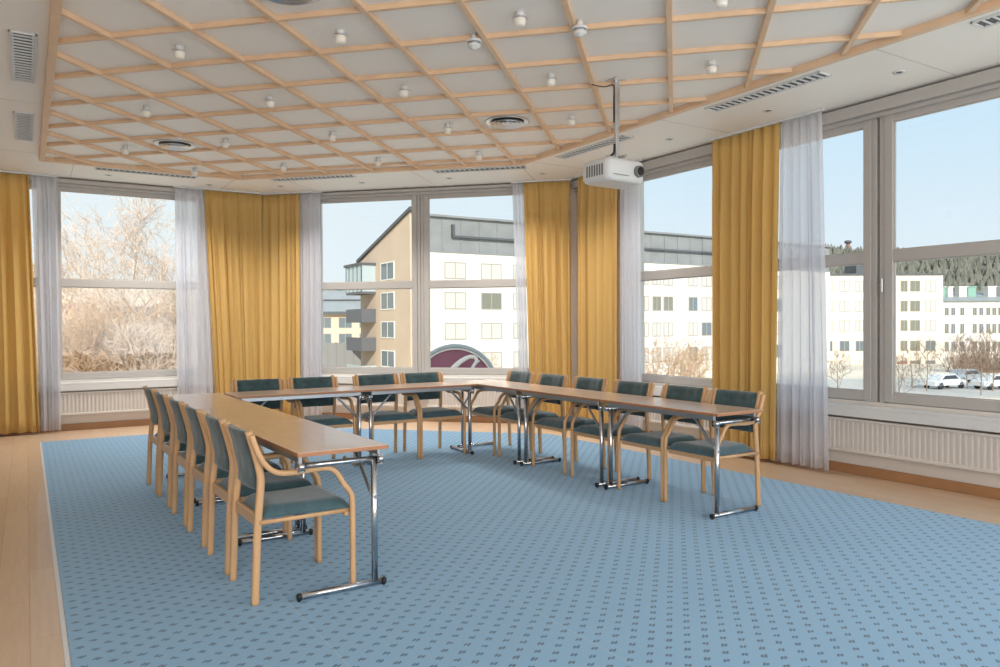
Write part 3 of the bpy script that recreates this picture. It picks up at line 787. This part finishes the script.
# gable windows and balconies; gable local frame: its outer face is x=-.35, windows laid on it
def gable_window(y0, y1, z0, z1):
    bm = B_(); box(bm, -.42, -.34, y0-.1, y1+.1, z0-.1, z0); box(bm, -.42, -.34, y0-.1, y1+.1, z1, z1+.1); box(bm, -.42, -.34, y0-.1, y0, z0, z1); box(bm, -.42, -.34, y1, y1+.1, z0, z1)
    box(bm, -.42, -.34, (y0+y1)/2-.04, (y0+y1)/2+.04, z0, z1)
    w = obj('building_window', bm, 'window_white', blk); bm = B_(); box(bm, -.40, -.34, y0, y1, z0, z1); obj('building_pane', bm, 'pane_dark', w)
for z0, z1 in ((6.0, 7.6), (3.05, 4.6), (.2, 1.7), (-2.7, -1.2)):
    gable_window(3.8, 7.0, z0, z1)
for k, zf in enumerate((4.9, 1.95, -1.0, -3.9)):
    bm = B_(); box(bm, -1.9, -.36, 8.6, 13.2, zf-.25, zf); 
    b0 = obj('balcony', bm, 'slab_dark', blk)
    bm = B_()
    if k == 0:
        box(bm, -1.9, -1.85, 8.6, 13.2, zf, zf+2.7); box(bm, -1.85, -.36, 8.6, 8.65, zf, zf+2.7); obj('glass_screen', bm, 'balcony_glass', b0)
        bm = B_(); box(bm, -2.1, -.36, 8.5, 13.4, zf+2.7, zf+2.95)
        for y in (8.62, 9.8, 11.0, 12.2, 13.15): box(bm, -1.94, -1.84, y-.05, y+.05, zf, zf+2.7)
        obj('canopy', bm, 'roof_dark', b0)
    else:
        box(bm, -1.9, -1.85, 8.6, 13.2, zf, zf+1.15); box(bm, -1.85, -.36, 8.6, 8.65, zf, zf+1.15); obj('balcony_parapet', bm, 'slab_dark' if k < 3 else 'balcony_glass', b0)

# low building with a grey roof left of the gable
pL = cam2w(-33, 118); rotL = math.atan2(*reversed(cam2w(1, .05)))
low = thing('low_building', 'low pinkish building with a wide grey roof left of the tan gable', 'building', (pL[0], pL[1], 0), rotL)
bm = B_(); box(bm, 0, 24, 0, 14, GZ, 3.4); obj('building_wall', bm, 'facade_pink', low)
bm = B_(); va = [bm.verts.new(p) for p in ((-1, -.8, 3.4), (25, -.8, 3.4), (25, 7, 7.7), (-1, 7, 7.7), (25, 14.8, 3.4), (-1, 14.8, 3.4))]
for f in ((0, 1, 2, 3), (3, 2, 4, 5), (0, 3, 5), (1, 4, 2), (0, 5, 4, 1)): bm.faces.new([va[k] for k in f])
obj('building_roof', bm, 'roof_grey', low)
bm = B_(); box(bm, -1, 25, 2.6, 2.9, 5.45, 5.6); box(bm, -1, 25, -.95, -.78, 3.2, 3.6); obj('roof_edge', bm, 'roof_dark', low)
for k in range(7):
    for za_, zb__ in ((1.1, 2.6), (-1.3, .1)): facade(low, None, None, 1.5+k*3.2, 3.4+k*3.2, za_, zb__, 'pane_dark')
bm = B_(); box(bm, 6.5, 7.6, 6, 7, 7, 8.3); box(bm, 14, 15.2, 6, 7, 7, 8.2); obj('chimney', bm, 'roof_dark', low)
fn = cam2w(-26, 88)
bm = B_(); box(bm, -2, 15, 0, .12, GZ, GZ+4.4)
for k in range(18): box(bm, -2+k*.98, -1.9+k*.98, -.08, .16, GZ, GZ+4.5)
tag(obj('board_fence', bm, 'fence_grey', None, (fn[0], fn[1], 0), rotL), 'tall grey board fence in front of the low pinkish building', 'fence')

# cream block and white building seen through the large right window
cR = cam2w(47.5, 118); rotR = math.atan2(*reversed(cam2w(1, .02)))
dR = (math.cos(rotR), math.sin(rotR))
cb = thing('cream_block', 'cream five storey block with square windows left of the white long building', 'building', (cR[0], cR[1], 0), rotR)
sE, dE = line_hit(cR, dR, 943)
zt_ = zat(918, 275, 118)
bm = B_(); box(bm, 0, sE, 0, 13, GZ-2, zt_); obj('building_wall', bm, 'facade_cream', cb)
bm = B_(); box(bm, -.2, sE+.2, -.2, 13.2, zt_, zt_+.25); box(bm, 10, 14, 4, 8, zt_, zt_+2); obj('building_roof', bm, 'roof_dark', cb)
for ri, (ya, yb) in enumerate(((281, 291), (301, 311), (320.5, 330.5), (341, 350.5), (361, 372))):
    for p0, p1 in ((826, 832), (840, 849), (856, 863), (874, 882), (901, 907), (910.5, 919.5), (926, 935)):
        s0, d0 = line_hit(cR, dR, p0); s1, _ = line_hit(cR, dR, p1)
        facade(cb, None, None, s0, s1, zat(918, yb, 118), zat(918, ya, 118), 'pane_green' if p0 in (901, 910.5) else 'pane_blind' if ri < 3 and p0 > 900 else ('pane_dark' if p0 > 900 or ri == 3 else 'pane_blind'))
bm = B_(); s0, _ = line_hit(cR, dR, 897); box(bm, s0, s0+1.5, -.3, -.05, zat(918, 374, 118), zat(918, 362, 118)); obj('red_panel', bm, 'brick_red', cb)
cS = cam2w(81, 139); 
ws = thing('white_building', 'long white three storey building with grey roof and pale chimneys', 'building', (cS[0], cS[1], 0), rotR)
bm = B_(); box(bm, 0, 70, 0, 14, GZ-2, zat(970, 301, 139)); obj('building_wall', bm, 'facade_white', ws)
za, zb_ = zat(970, 301, 139), zat(970, 291, 139)
bm = B_(); va = [bm.verts.new(p) for p in ((-.6, -.6, za), (70, -.6, za), (70, 7, zb_), (3, 7, zb_), (70, 14.6, za), (-.6, 14.6, za))]
for f in ((0, 1, 2, 3), (3, 2, 4, 5), (0, 3, 5), (1, 4, 2), (0, 5, 4, 1)): bm.faces.new([va[k] for k in f])
obj('building_roof', bm, 'roof_grey', ws)
for k, p in enumerate((950, 955, 969.5, 978.5, 999, 1012)):
    s0, _ = line_hit(cS, dR, p); bm = B_(); box(bm, s0, s0+1.5, 3, 4.4, za, zat(970, 286.5, 139)); box(bm, s0-.15, s0+1.65, 2.9, 4.5, zat(970, 286.5, 139), zat(970, 285.5, 139)); obj('chimney', bm, 'facade_white' if k % 3 else 'copper_green', ws)
for (ya, yb) in ((308, 315), (324, 333), (342, 351)):
    for p in (945, 951.5, 960.5, 973, 979.5, 986.5, 992.5, 998.5, 1006, 1014):
        s0, _ = line_hit(cS, dR, p); facade(ws, None, None, s0, s0+.62, zat(970, yb, 139), zat(970, ya, 139), 'pane_dark')

# bare trees -------------------------------------------------------
def tree(name, label, cat, pos, Ht, seed, twig, bark, levels=4, spread=.5, nlimb=14, multi=1, group=None, r0=None, tw=.022):
    rnd = random.Random(seed)
    T, Bm = B_(), B_()
    def seg(bm, a, b_, ra, rb, n): tube(bm, a, b_, ra, rb, n=n, caps=False)
    def grow_(p, d, L, r, lv):
        nseg = 3 if lv > 1 else 2
        q = p; dd = d.copy(); pts = [p]
        for k in range(nseg):
            dd = (dd+Vector((rnd.uniform(-1, 1), rnd.uniform(-1, 1), rnd.uniform(-.5, .9)))*.22).normalized()
            nq = q+dd*L/nseg; f0 = 1-k/nseg*.7; f1 = 1-(k+1)/nseg*.7
            seg(Bm, q, nq, max(tw*.5, r*f0), max(tw*.45, r*f1), 4 if lv > 1 else 3)
            q = nq; pts.append((nq, dd.copy(), (k+1)/nseg))
        if lv <= 0: return
        nch = {4: 6, 3: 6, 2: 5, 1: 4}.get(lv, 4)
        for c in range(nch):
            a = rnd.choice(pts[1:]); az = rnd.uniform(0, 2*math.pi)
            o = a[1].orthogonal().normalized(); o2 = a[1].cross(o)
            side = o*math.cos(az)+o2*math.sin(az)
            nd = (a[1]*rnd.uniform(.5, 1.0)+side*rnd.uniform(.5, .95)+Vector((0, 0, .15))).normalized()
            grow_(a[0], nd, L*rnd.uniform(.45, .68), r*.45, lv-1)
    for mi in range(multi):
        ang = rnd.uniform(0, 6.28); lean = Vector((math.cos(ang)*.16, math.sin(ang)*.16, 1)).normalized() if multi > 1 else Vector((rnd.uniform(-.04, .04), rnd.uniform(-.04, .04), 1)).normalized()
        R0 = (r0 or Ht*.014); p = Vector((math.cos(ang)*.15*(multi > 1), math.sin(ang)*.15*(multi > 1), 0)); n = 9; tr_ = []
        q = p
        for k in range(n):
            nq = q+(lean+Vector((rnd.uniform(-.07, .07), rnd.uniform(-.07, .07), 0)))*Ht*.9/n
            seg(T, q, nq, R0*(1-k/n*.9), R0*(1-(k+1)/n*.9), 7); tr_.append((q, nq, k/n)); q = nq
        for k in range(nlimb):
            h = .12+.84*k/nlimb; i_ = min(n-1, int(h*n)); a, b_, _ = tr_[i_]; f = h*n-i_
            pp = a.lerp(b_, min(1, f)); az = k*2.4+rnd.uniform(-.4, .4)
            el = .55+.5*h
            d = Vector((math.cos(az)*math.cos(el), math.sin(az)*math.cos(el), math.sin(el)))
            grow_(pp, d, Ht*spread*(1.05-h*.75)*rnd.uniform(.8, 1.15), R0*.42*(1-h*.7), levels-1)
    t = thing(name, label, cat, (pos[0], pos[1], GZ), rnd.uniform(0, 6), group)
    obj('trunk', T, bark, t, fix=False); obj('branches', Bm, twig, t, fix=False)
    return t
def tpos(px, dist): return cam2w((px-500)/FPX*dist, dist)
TG = 'bare trees outside the far left window'
tree('bare_tree', 'tall bare birch with pale branches in the middle of the far left window', 'tree', tpos(133, 40), 13.6, 1, 'twig_tan', 'bark_pale', 4, .40, 22, group=TG, tw=.022)
tree('bare_tree', 'bare tree with pinkish twigs in the left part of the far left window', 'tree', tpos(84, 50), 12.6, 2, 'twig_tan', 'bark_pale', 4, .36, 17, group=TG, tw=.022)
tree('bare_tree', 'bare birch with thin white trunk in the lower right of the far left window', 'tree', tpos(160, 48), 10.8, 3, 'twig_tan', 'bark_pale', 4, .36, 16, group=TG, tw=.022)
tree('bare_tree', 'smaller bare tree at the left edge of the far left window', 'tree', tpos(48, 44), 10, 4, 'twig_rust', 'bark_pale', 4, .5, 16, group=TG, tw=.03)
tree('bare_tree', 'bushy bare tree low between the birches of the far left window', 'tree', tpos(110, 36), 7.2, 5, 'twig_rust', 'bark_pale', 4, .45, 16, 3, group=TG, r0=.06)
tree('bare_tree', 'bare tree seen through the right sheer of the far left window', 'tree', tpos(192, 40), 8, 6, 'twig_rust', 'bark_pale', 4, .45, 14, 2, group=TG, r0=.06)
tree('bare_tree', 'low bushy bare tree in the lower left corner of the far left window', 'tree', tpos(72, 34), 6.6, 7, 'twig_rust', 'bark_pale', 4, .45, 14, 3, group=TG, r0=.06)
tree('bare_tree', 'low bushy bare tree in the lower right corner of the far left window', 'tree', tpos(152, 35), 6.4, 8, 'twig_tan', 'bark_pale', 4, .45, 14, 3, group=TG, r0=.06)
RG = 'rust coloured bare shrubs outside the narrow window'
tree('bare_shrub', 'small bare rusty tree right of the round sign, middle window', 'tree', tpos(487, 56), 4.4, 11, 'twig_rust', 'twig_brown', 3, .5, 12, r0=.05)
for k, (px, d, h) in enumerate(((648, 60, 3.2), (661, 58, 5.2), (676, 56, 4.4), (690, 60, 5.0), (705, 58, 4.2))):
    tree('bare_shrub', 'rusty bare shrub outside the narrow window, %s from the left' % ordinal(k), 'shrub', tpos(px, d), h, 20+k, 'twig_rust', 'twig_brown', 3, .5, 13, 2, group=RG, r0=.05)
VG = 'small bare trees outside the large right window'
for k, (px, d, h) in enumerate(((838, 66, 4), (899, 62, 3.6), (912, 75, 4.2), (927, 70, 4.6), (957, 78, 5.4), (968, 72, 5.2), (981, 66, 5.6), (993, 70, 5.4))):
    tree('bare_tree', 'small bare brown tree outside the large right window, %s from the left' % ordinal(k), 'tree', tpos(px, d), h, 40+k, 'twig_brown', 'twig_brown', 3, .5, 12, group=VG, r0=.06)

# railing fence below the narrow window
bm = B_(); a = Vector(cam2w((630-500)/FPX*54, 54)); b_ = Vector(cam2w((725-500)/FPX*54, 54)); L_ = (b_-a).length
for k in range(34): box(bm, k*L_/33-.02, k*L_/33+.02, -.02, .02, 0, 2.3)
box(bm, 0, L_, -.03, .03, 2.15, 2.22); box(bm, 0, L_, -.03, .03, .2, .27)
tag(obj('railing_fence', bm, 'twig_brown', None, (a.x, a.y, GZ), math.atan2(b_.y-a.y, b_.x-a.x)), 'long brown railing fence below the rusty shrubs outside the narrow window', 'fence')

# hedge bank and road on the right
bm = B_(); c0 = Vector(cam2w(30, 64))
box(bm, -12, 60, 0, 22, .02, .06)
o = obj('car_park', bm, 'asphalt', None, (c0.x, c0.y, GZ), rotR); o['kind'] = 'structure'
hb = thing('brown_hedge', 'dense dark brown hedge in front of the long white building', 'hedge', (*cam2w(58, 96), GZ), rotR)
bm = B_(); rnd = random.Random(9)
for k in range(900):
    x, y, z = rnd.uniform(0, 26), rnd.uniform(0, 2.5), rnd.uniform(0, 1)
    d = Vector((rnd.uniform(-.6, .6), rnd.uniform(-.5, .5), 1)).normalized()
    tube(bm, (x, y, 0), Vector((x, y, 0))+d*rnd.uniform(2.2, 4.6), .05, .015, 3, False)
obj('hedge_twigs', bm, 'twig_brown', hb, fix=False)

# cars
def car(x, y, rot, mat, lab):
    c = thing('car', lab, 'car', (x, y, GZ+.06), rot, 'cars parked outside the large right window')
    prof = [(-2.15, .35), (-2.15, .75), (-1.95, .88), (-1.5, .92), (-.9, 1.38), (.55, 1.42), (1.15, .98), (1.95, .82), (2.15, .62), (2.15, .35)]
    bm = B_(); rings = []
    for y_, s in ((-.84, .93), (-.78, 1), (.78, 1), (.84, .93)): rings.append([Vector((px*s if z > .9 else px, y_, .35+(z-.35)*s)) for px, z in prof])
    ring_loft(bm, rings)
    b0 = obj('car_body', bm, mat, c)
    for f in b0.data.polygons: f.use_smooth = False
    bm = B_()
    for s in (-1, 1):
        vs = [bm.verts.new((px, s*.846, z)) for px, z in ((-1.25, .93), (-.82, 1.3), (.48, 1.32), (.95, .95))]; ve = [bm.verts.new((v.co.x, s*.80, v.co.z)) for v in vs]
        bm.faces.new(vs); bm.faces.new(ve[::-1])
        for k in range(4): bm.faces.new((vs[k], vs[(k+1) % 4], ve[(k+1) % 4], ve[k]))
    obj('car_windows', bm, 'car_glass', c)
    for sx_ in (-1.35, 1.35):
        for sy in (-.84, .66):
            bm = B_(); tube(bm, (sx_, sy, .32), (sx_, sy+.18, .32), .32, n=18); obj('wheel', bm, 'tyre', c)
for px, d, rt, mt, lab in ((944, 73, .35, 'car_white', 'white car parked outside the large right window, leftmost car'), (966, 80, .3, 'car_silver', 'silver car parked right of the white car outside'), (996, 72, .2, 'car_white', 'white car at the right edge of the large window'),):
    p = tpos(px, d); car(p[0], p[1], rotR+rt, mt, lab)

# round sign outside the middle window
ps_ = cam2w((455-500)/FPX*12, 12)
toward = math.atan2(-ps_[1], -ps_[0])
sg = thing('round_sign', 'round crimson sign with grey rim and white script letter outside the middle window', 'sign', (ps_[0], ps_[1], 0), toward+math.pi/2)
zc, rs = CH+(325.4-387.7)/FPX*12, .69       # local: -y faces the room
def disc(bm, y0, y1, r, rin=0, n=64):
    rings = []
    if rin: rings = [[Vector((r_*math.cos(2*math.pi*k/n), y, zc+r_*math.sin(2*math.pi*k/n))) for k in range(n)] for r_, y in ((rin, y0), (r, y0), (r, y1), (rin, y1))]
    if rin: ring_loft(bm, rings, False, True)
    else: ring_loft(bm, [[Vector((r*math.cos(2*math.pi*k/n), y, zc+r*math.sin(2*math.pi*k/n))) for k in range(n)] for y in (y0, y1)])
bm = B_(); disc(bm, -.06, .22, rs, rs-.055); obj('sign_casing', bm, 'sign_rim', sg)
bm = B_(); disc(bm, -.05, .0, rs-.056, rs-.085); obj('inner_ring', bm, 'sign_white', sg)
bm = B_(); disc(bm, -.02, .18, rs-.08); obj('sign_face', bm, 'sign_crimson', sg)
bm = B_()
# script letter: a swelling stroke, from the hook at upper right round the bowl
pts = [(.24, .26, .045), (.29, .345, .05), (.335, .42, .055), (.315, .478, .055), (.225, .488, .062), (.09, .42, .075), (-.03, .31, .085), (-.15, .15, .09), (-.23, -.04, .09), (-.25, -.22, .085), (-.18, -.38, .07), (0, -.44, .055), (.2, -.38, .04), (.36, -.24, .025)]
cen = catmull([Vector(p) for p in pts], 5); ra = []; rb_ = []
for i, p in enumerate(cen):
    d = cen[min(i+1, len(cen)-1)]-cen[max(i-1, 0)]; d = Vector((d.x, d.y)).normalized(); q = Vector((-d.y, d.x))*p.z*.5
    ra.append((p.x+q.x, p.y+q.y)); rb_.append((p.x-q.x, p.y-q.y))
ring_loft(bm, [[Vector((a[0], -.045, zc+a[1])), Vector((b_[0], -.045, zc+b_[1])), Vector((b_[0], -.018, zc+b_[1])), Vector((a[0], -.018, zc+a[1]))] for a, b_ in zip(ra, rb_)])
tube(bm, (.30, -.03, zc+.36), (.39, -.03, zc+.43), .018, .012, 4)
obj('script_letter', bm, 'sign_white', sg)
bm = B_(); box(bm, -.08, .08, .0, .16, GZ, zc-rs+.02); obj('sign_post', bm, 'roof_dark', sg)

# hills and far wood
def hill(name, label, cat, pxs, dist, mat, depth=120, kind=None):
    bm = B_(); rnd = random.Random(3); A = []
    for k, (px, py) in enumerate(pxs):
        row = []
        for j in range(7):
            f = j/6; d = dist+depth*f; c = cam2w((px-500)/FPX*dist*(1+.25*f), d)
            zt = zat(px, py, dist)
            z = GZ-1+(zt*(d/dist)-GZ+1)*math.sin(f*math.pi/2)+rnd.uniform(-.6, .6)*(j > 0)
            row.append(bm.verts.new((c[0], c[1], z)))
        A.append(row)
    for i in range(len(A)-1):
        for j in range(6): bm.faces.new((A[i][j], A[i+1][j], A[i+1][j+1], A[i][j+1])).smooth = True
    o = obj(name, bm, mat); o['kind'] = 'structure'
    return A
def ramp(pts, n):
    out = []
    for k in range(n+1):
        x = pts[0][0]+(pts[-1][0]-pts[0][0])*k/n
        for (xa, ya), (xb, yb) in zip(pts, pts[1:]):
            if xa <= x <= xb+1e-6: out.append((x, ya+(yb-ya)*(x-xa)/(xb-xa))); break
    return out
right_line = ramp([(560, 322), (700, 285), (800, 258), (850, 252), (900, 254), (945, 257), (1000, 256), (1100, 250), (1400, 240)], 40)
hill('wooded_hill', '', '', right_line, 230, 'hill_wood')
left_line = ramp([(-700, 250), (-300, 275), (0, 290), (90, 294), (150, 296), (200, 302), (330, 316), (420, 324)], 40)
hill('pale_hill', '', '', left_line, 190, 'hill_tan')
bm = B_(); rnd = random.Random(12)
def cone(bm, x, y, z, h, r):
    n = 5; ring = [bm.verts.new((x+r*math.cos(6.283*k/n+z), y+r*math.sin(6.283*k/n+z), z)) for k in range(n)]; tp = bm.verts.new((x+rnd.uniform(-.3, .3), y, z+h))
    for k in range(n): bm.faces.new((ring[k], ring[(k+1) % n], tp))
for k in range(4200):
    i = rnd.uniform(0, 39.99); px, py = right_line[int(i)]; px += (right_line[1][0]-right_line[0][0])*(i % 1)
    f = rnd.uniform(.15, 1.0); d = 230+120*f; c = cam2w((px-500)/FPX*230*(1+.25*f), d)
    zt = zat(px, py, 230); z = GZ-1+(zt*(d/230)-GZ+1)*math.sin(f*math.pi/2)
    cone(bm, c[0], c[1], z-1, rnd.uniform(3, 5.5), rnd.uniform(1.3, 2.4))
tag(obj('hillside_forest', bm, 'conifer', fix=False), 'dense dull green and brown forest covering the hill behind the right buildings', 'forest', kind='stuff')
tw_ = cam2w((848-500)/FPX*352, 352); tz = zat(848, 249, 352)
ht = thing('lookout_tower', 'tiny lookout tower on the hill above the cream block', 'tower', (tw_[0], tw_[1], tz-1), 0)
bm = B_(); lathe(bm, [(.8, 0), (.8, 3.6)], n=12); obj('tower_shaft', bm, 'brick_red', ht)
bm = B_(); lathe(bm, [(1.5, 3.6), (1.6, 4.2), (1.5, 4.7), (.5, 5)], n=12); obj('tower_top', bm, 'roof_dark', ht)

# pale houses on the slope behind the birches
for k, (px, d, w, h, zb0, rf) in enumerate(((78, 120, 10, 5, -5, 'roof_grey'), (118, 150, 12, 7, -4, 'roof_dark'), (165, 135, 11, 5.5, -5, 'roof_grey'), (60, 160, 10, 7, -3, 'brick_red'))):
    c = tpos(px, d); rt = math.atan2(*reversed(cam2w(1, .2*(-1)**k)))
    hh = thing('pale_house', ['pale house at the left behind the birches', 'pale taller house behind the tall birch trunk', 'pale low house at the right behind the birches', 'pale house with red roof at the far left behind the trees'][k], 'house', (c[0], c[1], zb0), rt, 'pale houses behind the birches')
    bm = B_(); box(bm, -w/2, w/2, 0, 8, -1, h); obj('building_wall', bm, 'facade_cream', hh)
    bm = B_(); va = [bm.verts.new(p) for p in ((-w/2-.5, -.5, h), (w/2+.5, -.5, h), (w/2+.5, 4, h+2.6), (-w/2-.5, 4, h+2.6), (w/2+.5, 8.5, h), (-w/2-.5, 8.5, h))]
    for f in ((0, 1, 2, 3), (3, 2, 4, 5), (0, 3, 5), (1, 4, 2), (0, 5, 4, 1)): bm.faces.new([va[q] for q in f])
    obj('building_roof', bm, rf, hh)
    for q in range(3):
        x = -w/2+1+q*(w-2)/3; facade(hh, None, None, x+.3, x+1.6, 1.2, 2.6, 'pane_dark')
bm = B_(); c = tpos(120, 70); box(bm, -40, 30, -20, 40, .02, .05); o = obj('dry_lawn', bm, 'grass_dry', None, (c[0], c[1], GZ), rotL); o['kind'] = 'structure'

# ------------------------------------------------------------------ light
w = bpy.data.worlds.new('World'); scene.world = w; w.use_nodes = True
nt = w.node_tree; bg = nt.nodes['Background']
tc = nt.nodes.new('ShaderNodeTexCoord'); sp = nt.nodes.new('ShaderNodeSeparateXYZ'); nt.links.new(tc.outputs['Generated'], sp.inputs[0])
rp = nt.nodes.new('ShaderNodeValToRGB'); nt.links.new(sp.outputs[2], rp.inputs[0])
rp.color_ramp.elements[0].position = 0; rp.color_ramp.elements[0].color = srgb(240, 247, 251)
rp.color_ramp.elements[1].position = .5; rp.color_ramp.elements[1].color = srgb(176, 216, 250)
e = rp.color_ramp.elements.new(.10); e.color = srgb(230, 243, 253)
e = rp.color_ramp.elements.new(.26); e.color = srgb(206, 234, 254)
# paler haze toward the left hand side of the sky
dt = nt.nodes.new('ShaderNodeVectorMath'); dt.operation = 'DOT_PRODUCT'; nt.links.new(tc.outputs['Generated'], dt.inputs[0]); dt.inputs[1].default_value = (-NV[0], -TV[0], 0)
mr = nt.nodes.new('ShaderNodeMapRange'); nt.links.new(dt.outputs['Value'], mr.inputs[0]); mr.inputs[1].default_value = -.25; mr.inputs[2].default_value = .35; mr.inputs[4].default_value = .8
mc = nt.nodes.new('ShaderNodeMix'); mc.data_type = 'RGBA'; nt.links.new(mr.outputs[0], mc.inputs[0]); nt.links.new(rp.outputs[0], mc.inputs[6]); mc.inputs[7].default_value = srgb(242, 249, 252)
nt.links.new(mc.outputs[2], bg.inputs[0]); bg.inputs[1].default_value = 1.05

def sun(d, strength, ang):
    l = bpy.data.lights.new('sun', 'SUN'); l.energy = strength; l.angle = ang; l.color = (1, .93, .82)
    o = bpy.data.objects.new('sun', l); COL.objects.link(o)
    o.rotation_euler = Vector(d).to_track_quat('Z', 'Y').to_euler()
sd = cam2w(.10, -1); sun((sd[0], sd[1], .50), 5.2, R(.6))
# fill lamps added out of view; left and back walls have no windows
def area(name, loc, aim, sx_, sy, power, col):
    l = bpy.data.lights.new(name, 'AREA'); l.shape = 'RECTANGLE'; l.size = sx_; l.size_y = sy; l.energy = power; l.color = col
    o = bpy.data.objects.new(name, l); COL.objects.link(o); o.location = loc
    o.rotation_euler = (Vector(loc)-Vector(aim)).to_track_quat('Z', 'Y').to_euler()
    return o
area('fill_right', (XR-.35, -1.3, 1.7), (0, 0, 1.9), 4.2, 2.3, 50, (.93, .97, 1))
area('fill_left', (XL+.1, 0.2, 1.7), (4, 2, 1.7), 6.5, 2.3, 150, (1, .98, .96))
area('fill_back', (2.4, YB+.1, 1.7), (2.4, 8, 3.0), 7, 2.4, 185, (1, .98, .96))
for x, y, a in STRIPS:                      # the louvred ceiling lights along the far windows are on
    if y < 6 or x < 1: continue
    l = bpy.data.lights.new('louvre_lamp', 'AREA'); l.shape = 'RECTANGLE'; l.size = 1.1; l.size_y = .12; l.energy = 34 if y > 7 else 18; l.color = (1, .96, .9); l.spread = R(125)
    o = bpy.data.objects.new('louvre_lamp', l); COL.objects.link(o); o.location = (x, y, H-.02); o.rotation_euler = (0, 0, a)

# ------------------------------------------------------------------ camera
cam = bpy.data.cameras.new('camera'); co = bpy.data.objects.new('camera', cam); COL.objects.link(co)
cam.sensor_width = 36; cam.lens = FPX/1000*36; cam.clip_start = .05; cam.clip_end = 2000
r_, u_, f_ = cdir(1, 0, 0), cdir(0, 0, 1), cdir(0, 1, 0)
M = Matrix(((r_.x, u_.x, -f_.x, 0), (r_.y, u_.y, -f_.y, 0), (r_.z, u_.z, -f_.z, CH), (0, 0, 0, 1)))
co.matrix_world = M
scene.camera = co
scene.view_settings.view_transform = 'Standard'; scene.view_settings.look = 'None'
scene.view_settings.exposure = 0; scene.view_settings.gamma = 1; scene.view_settings.use_curve_mapping = False
scene.cycles.max_bounces = 8; scene.cycles.transparent_max_bounces = 16
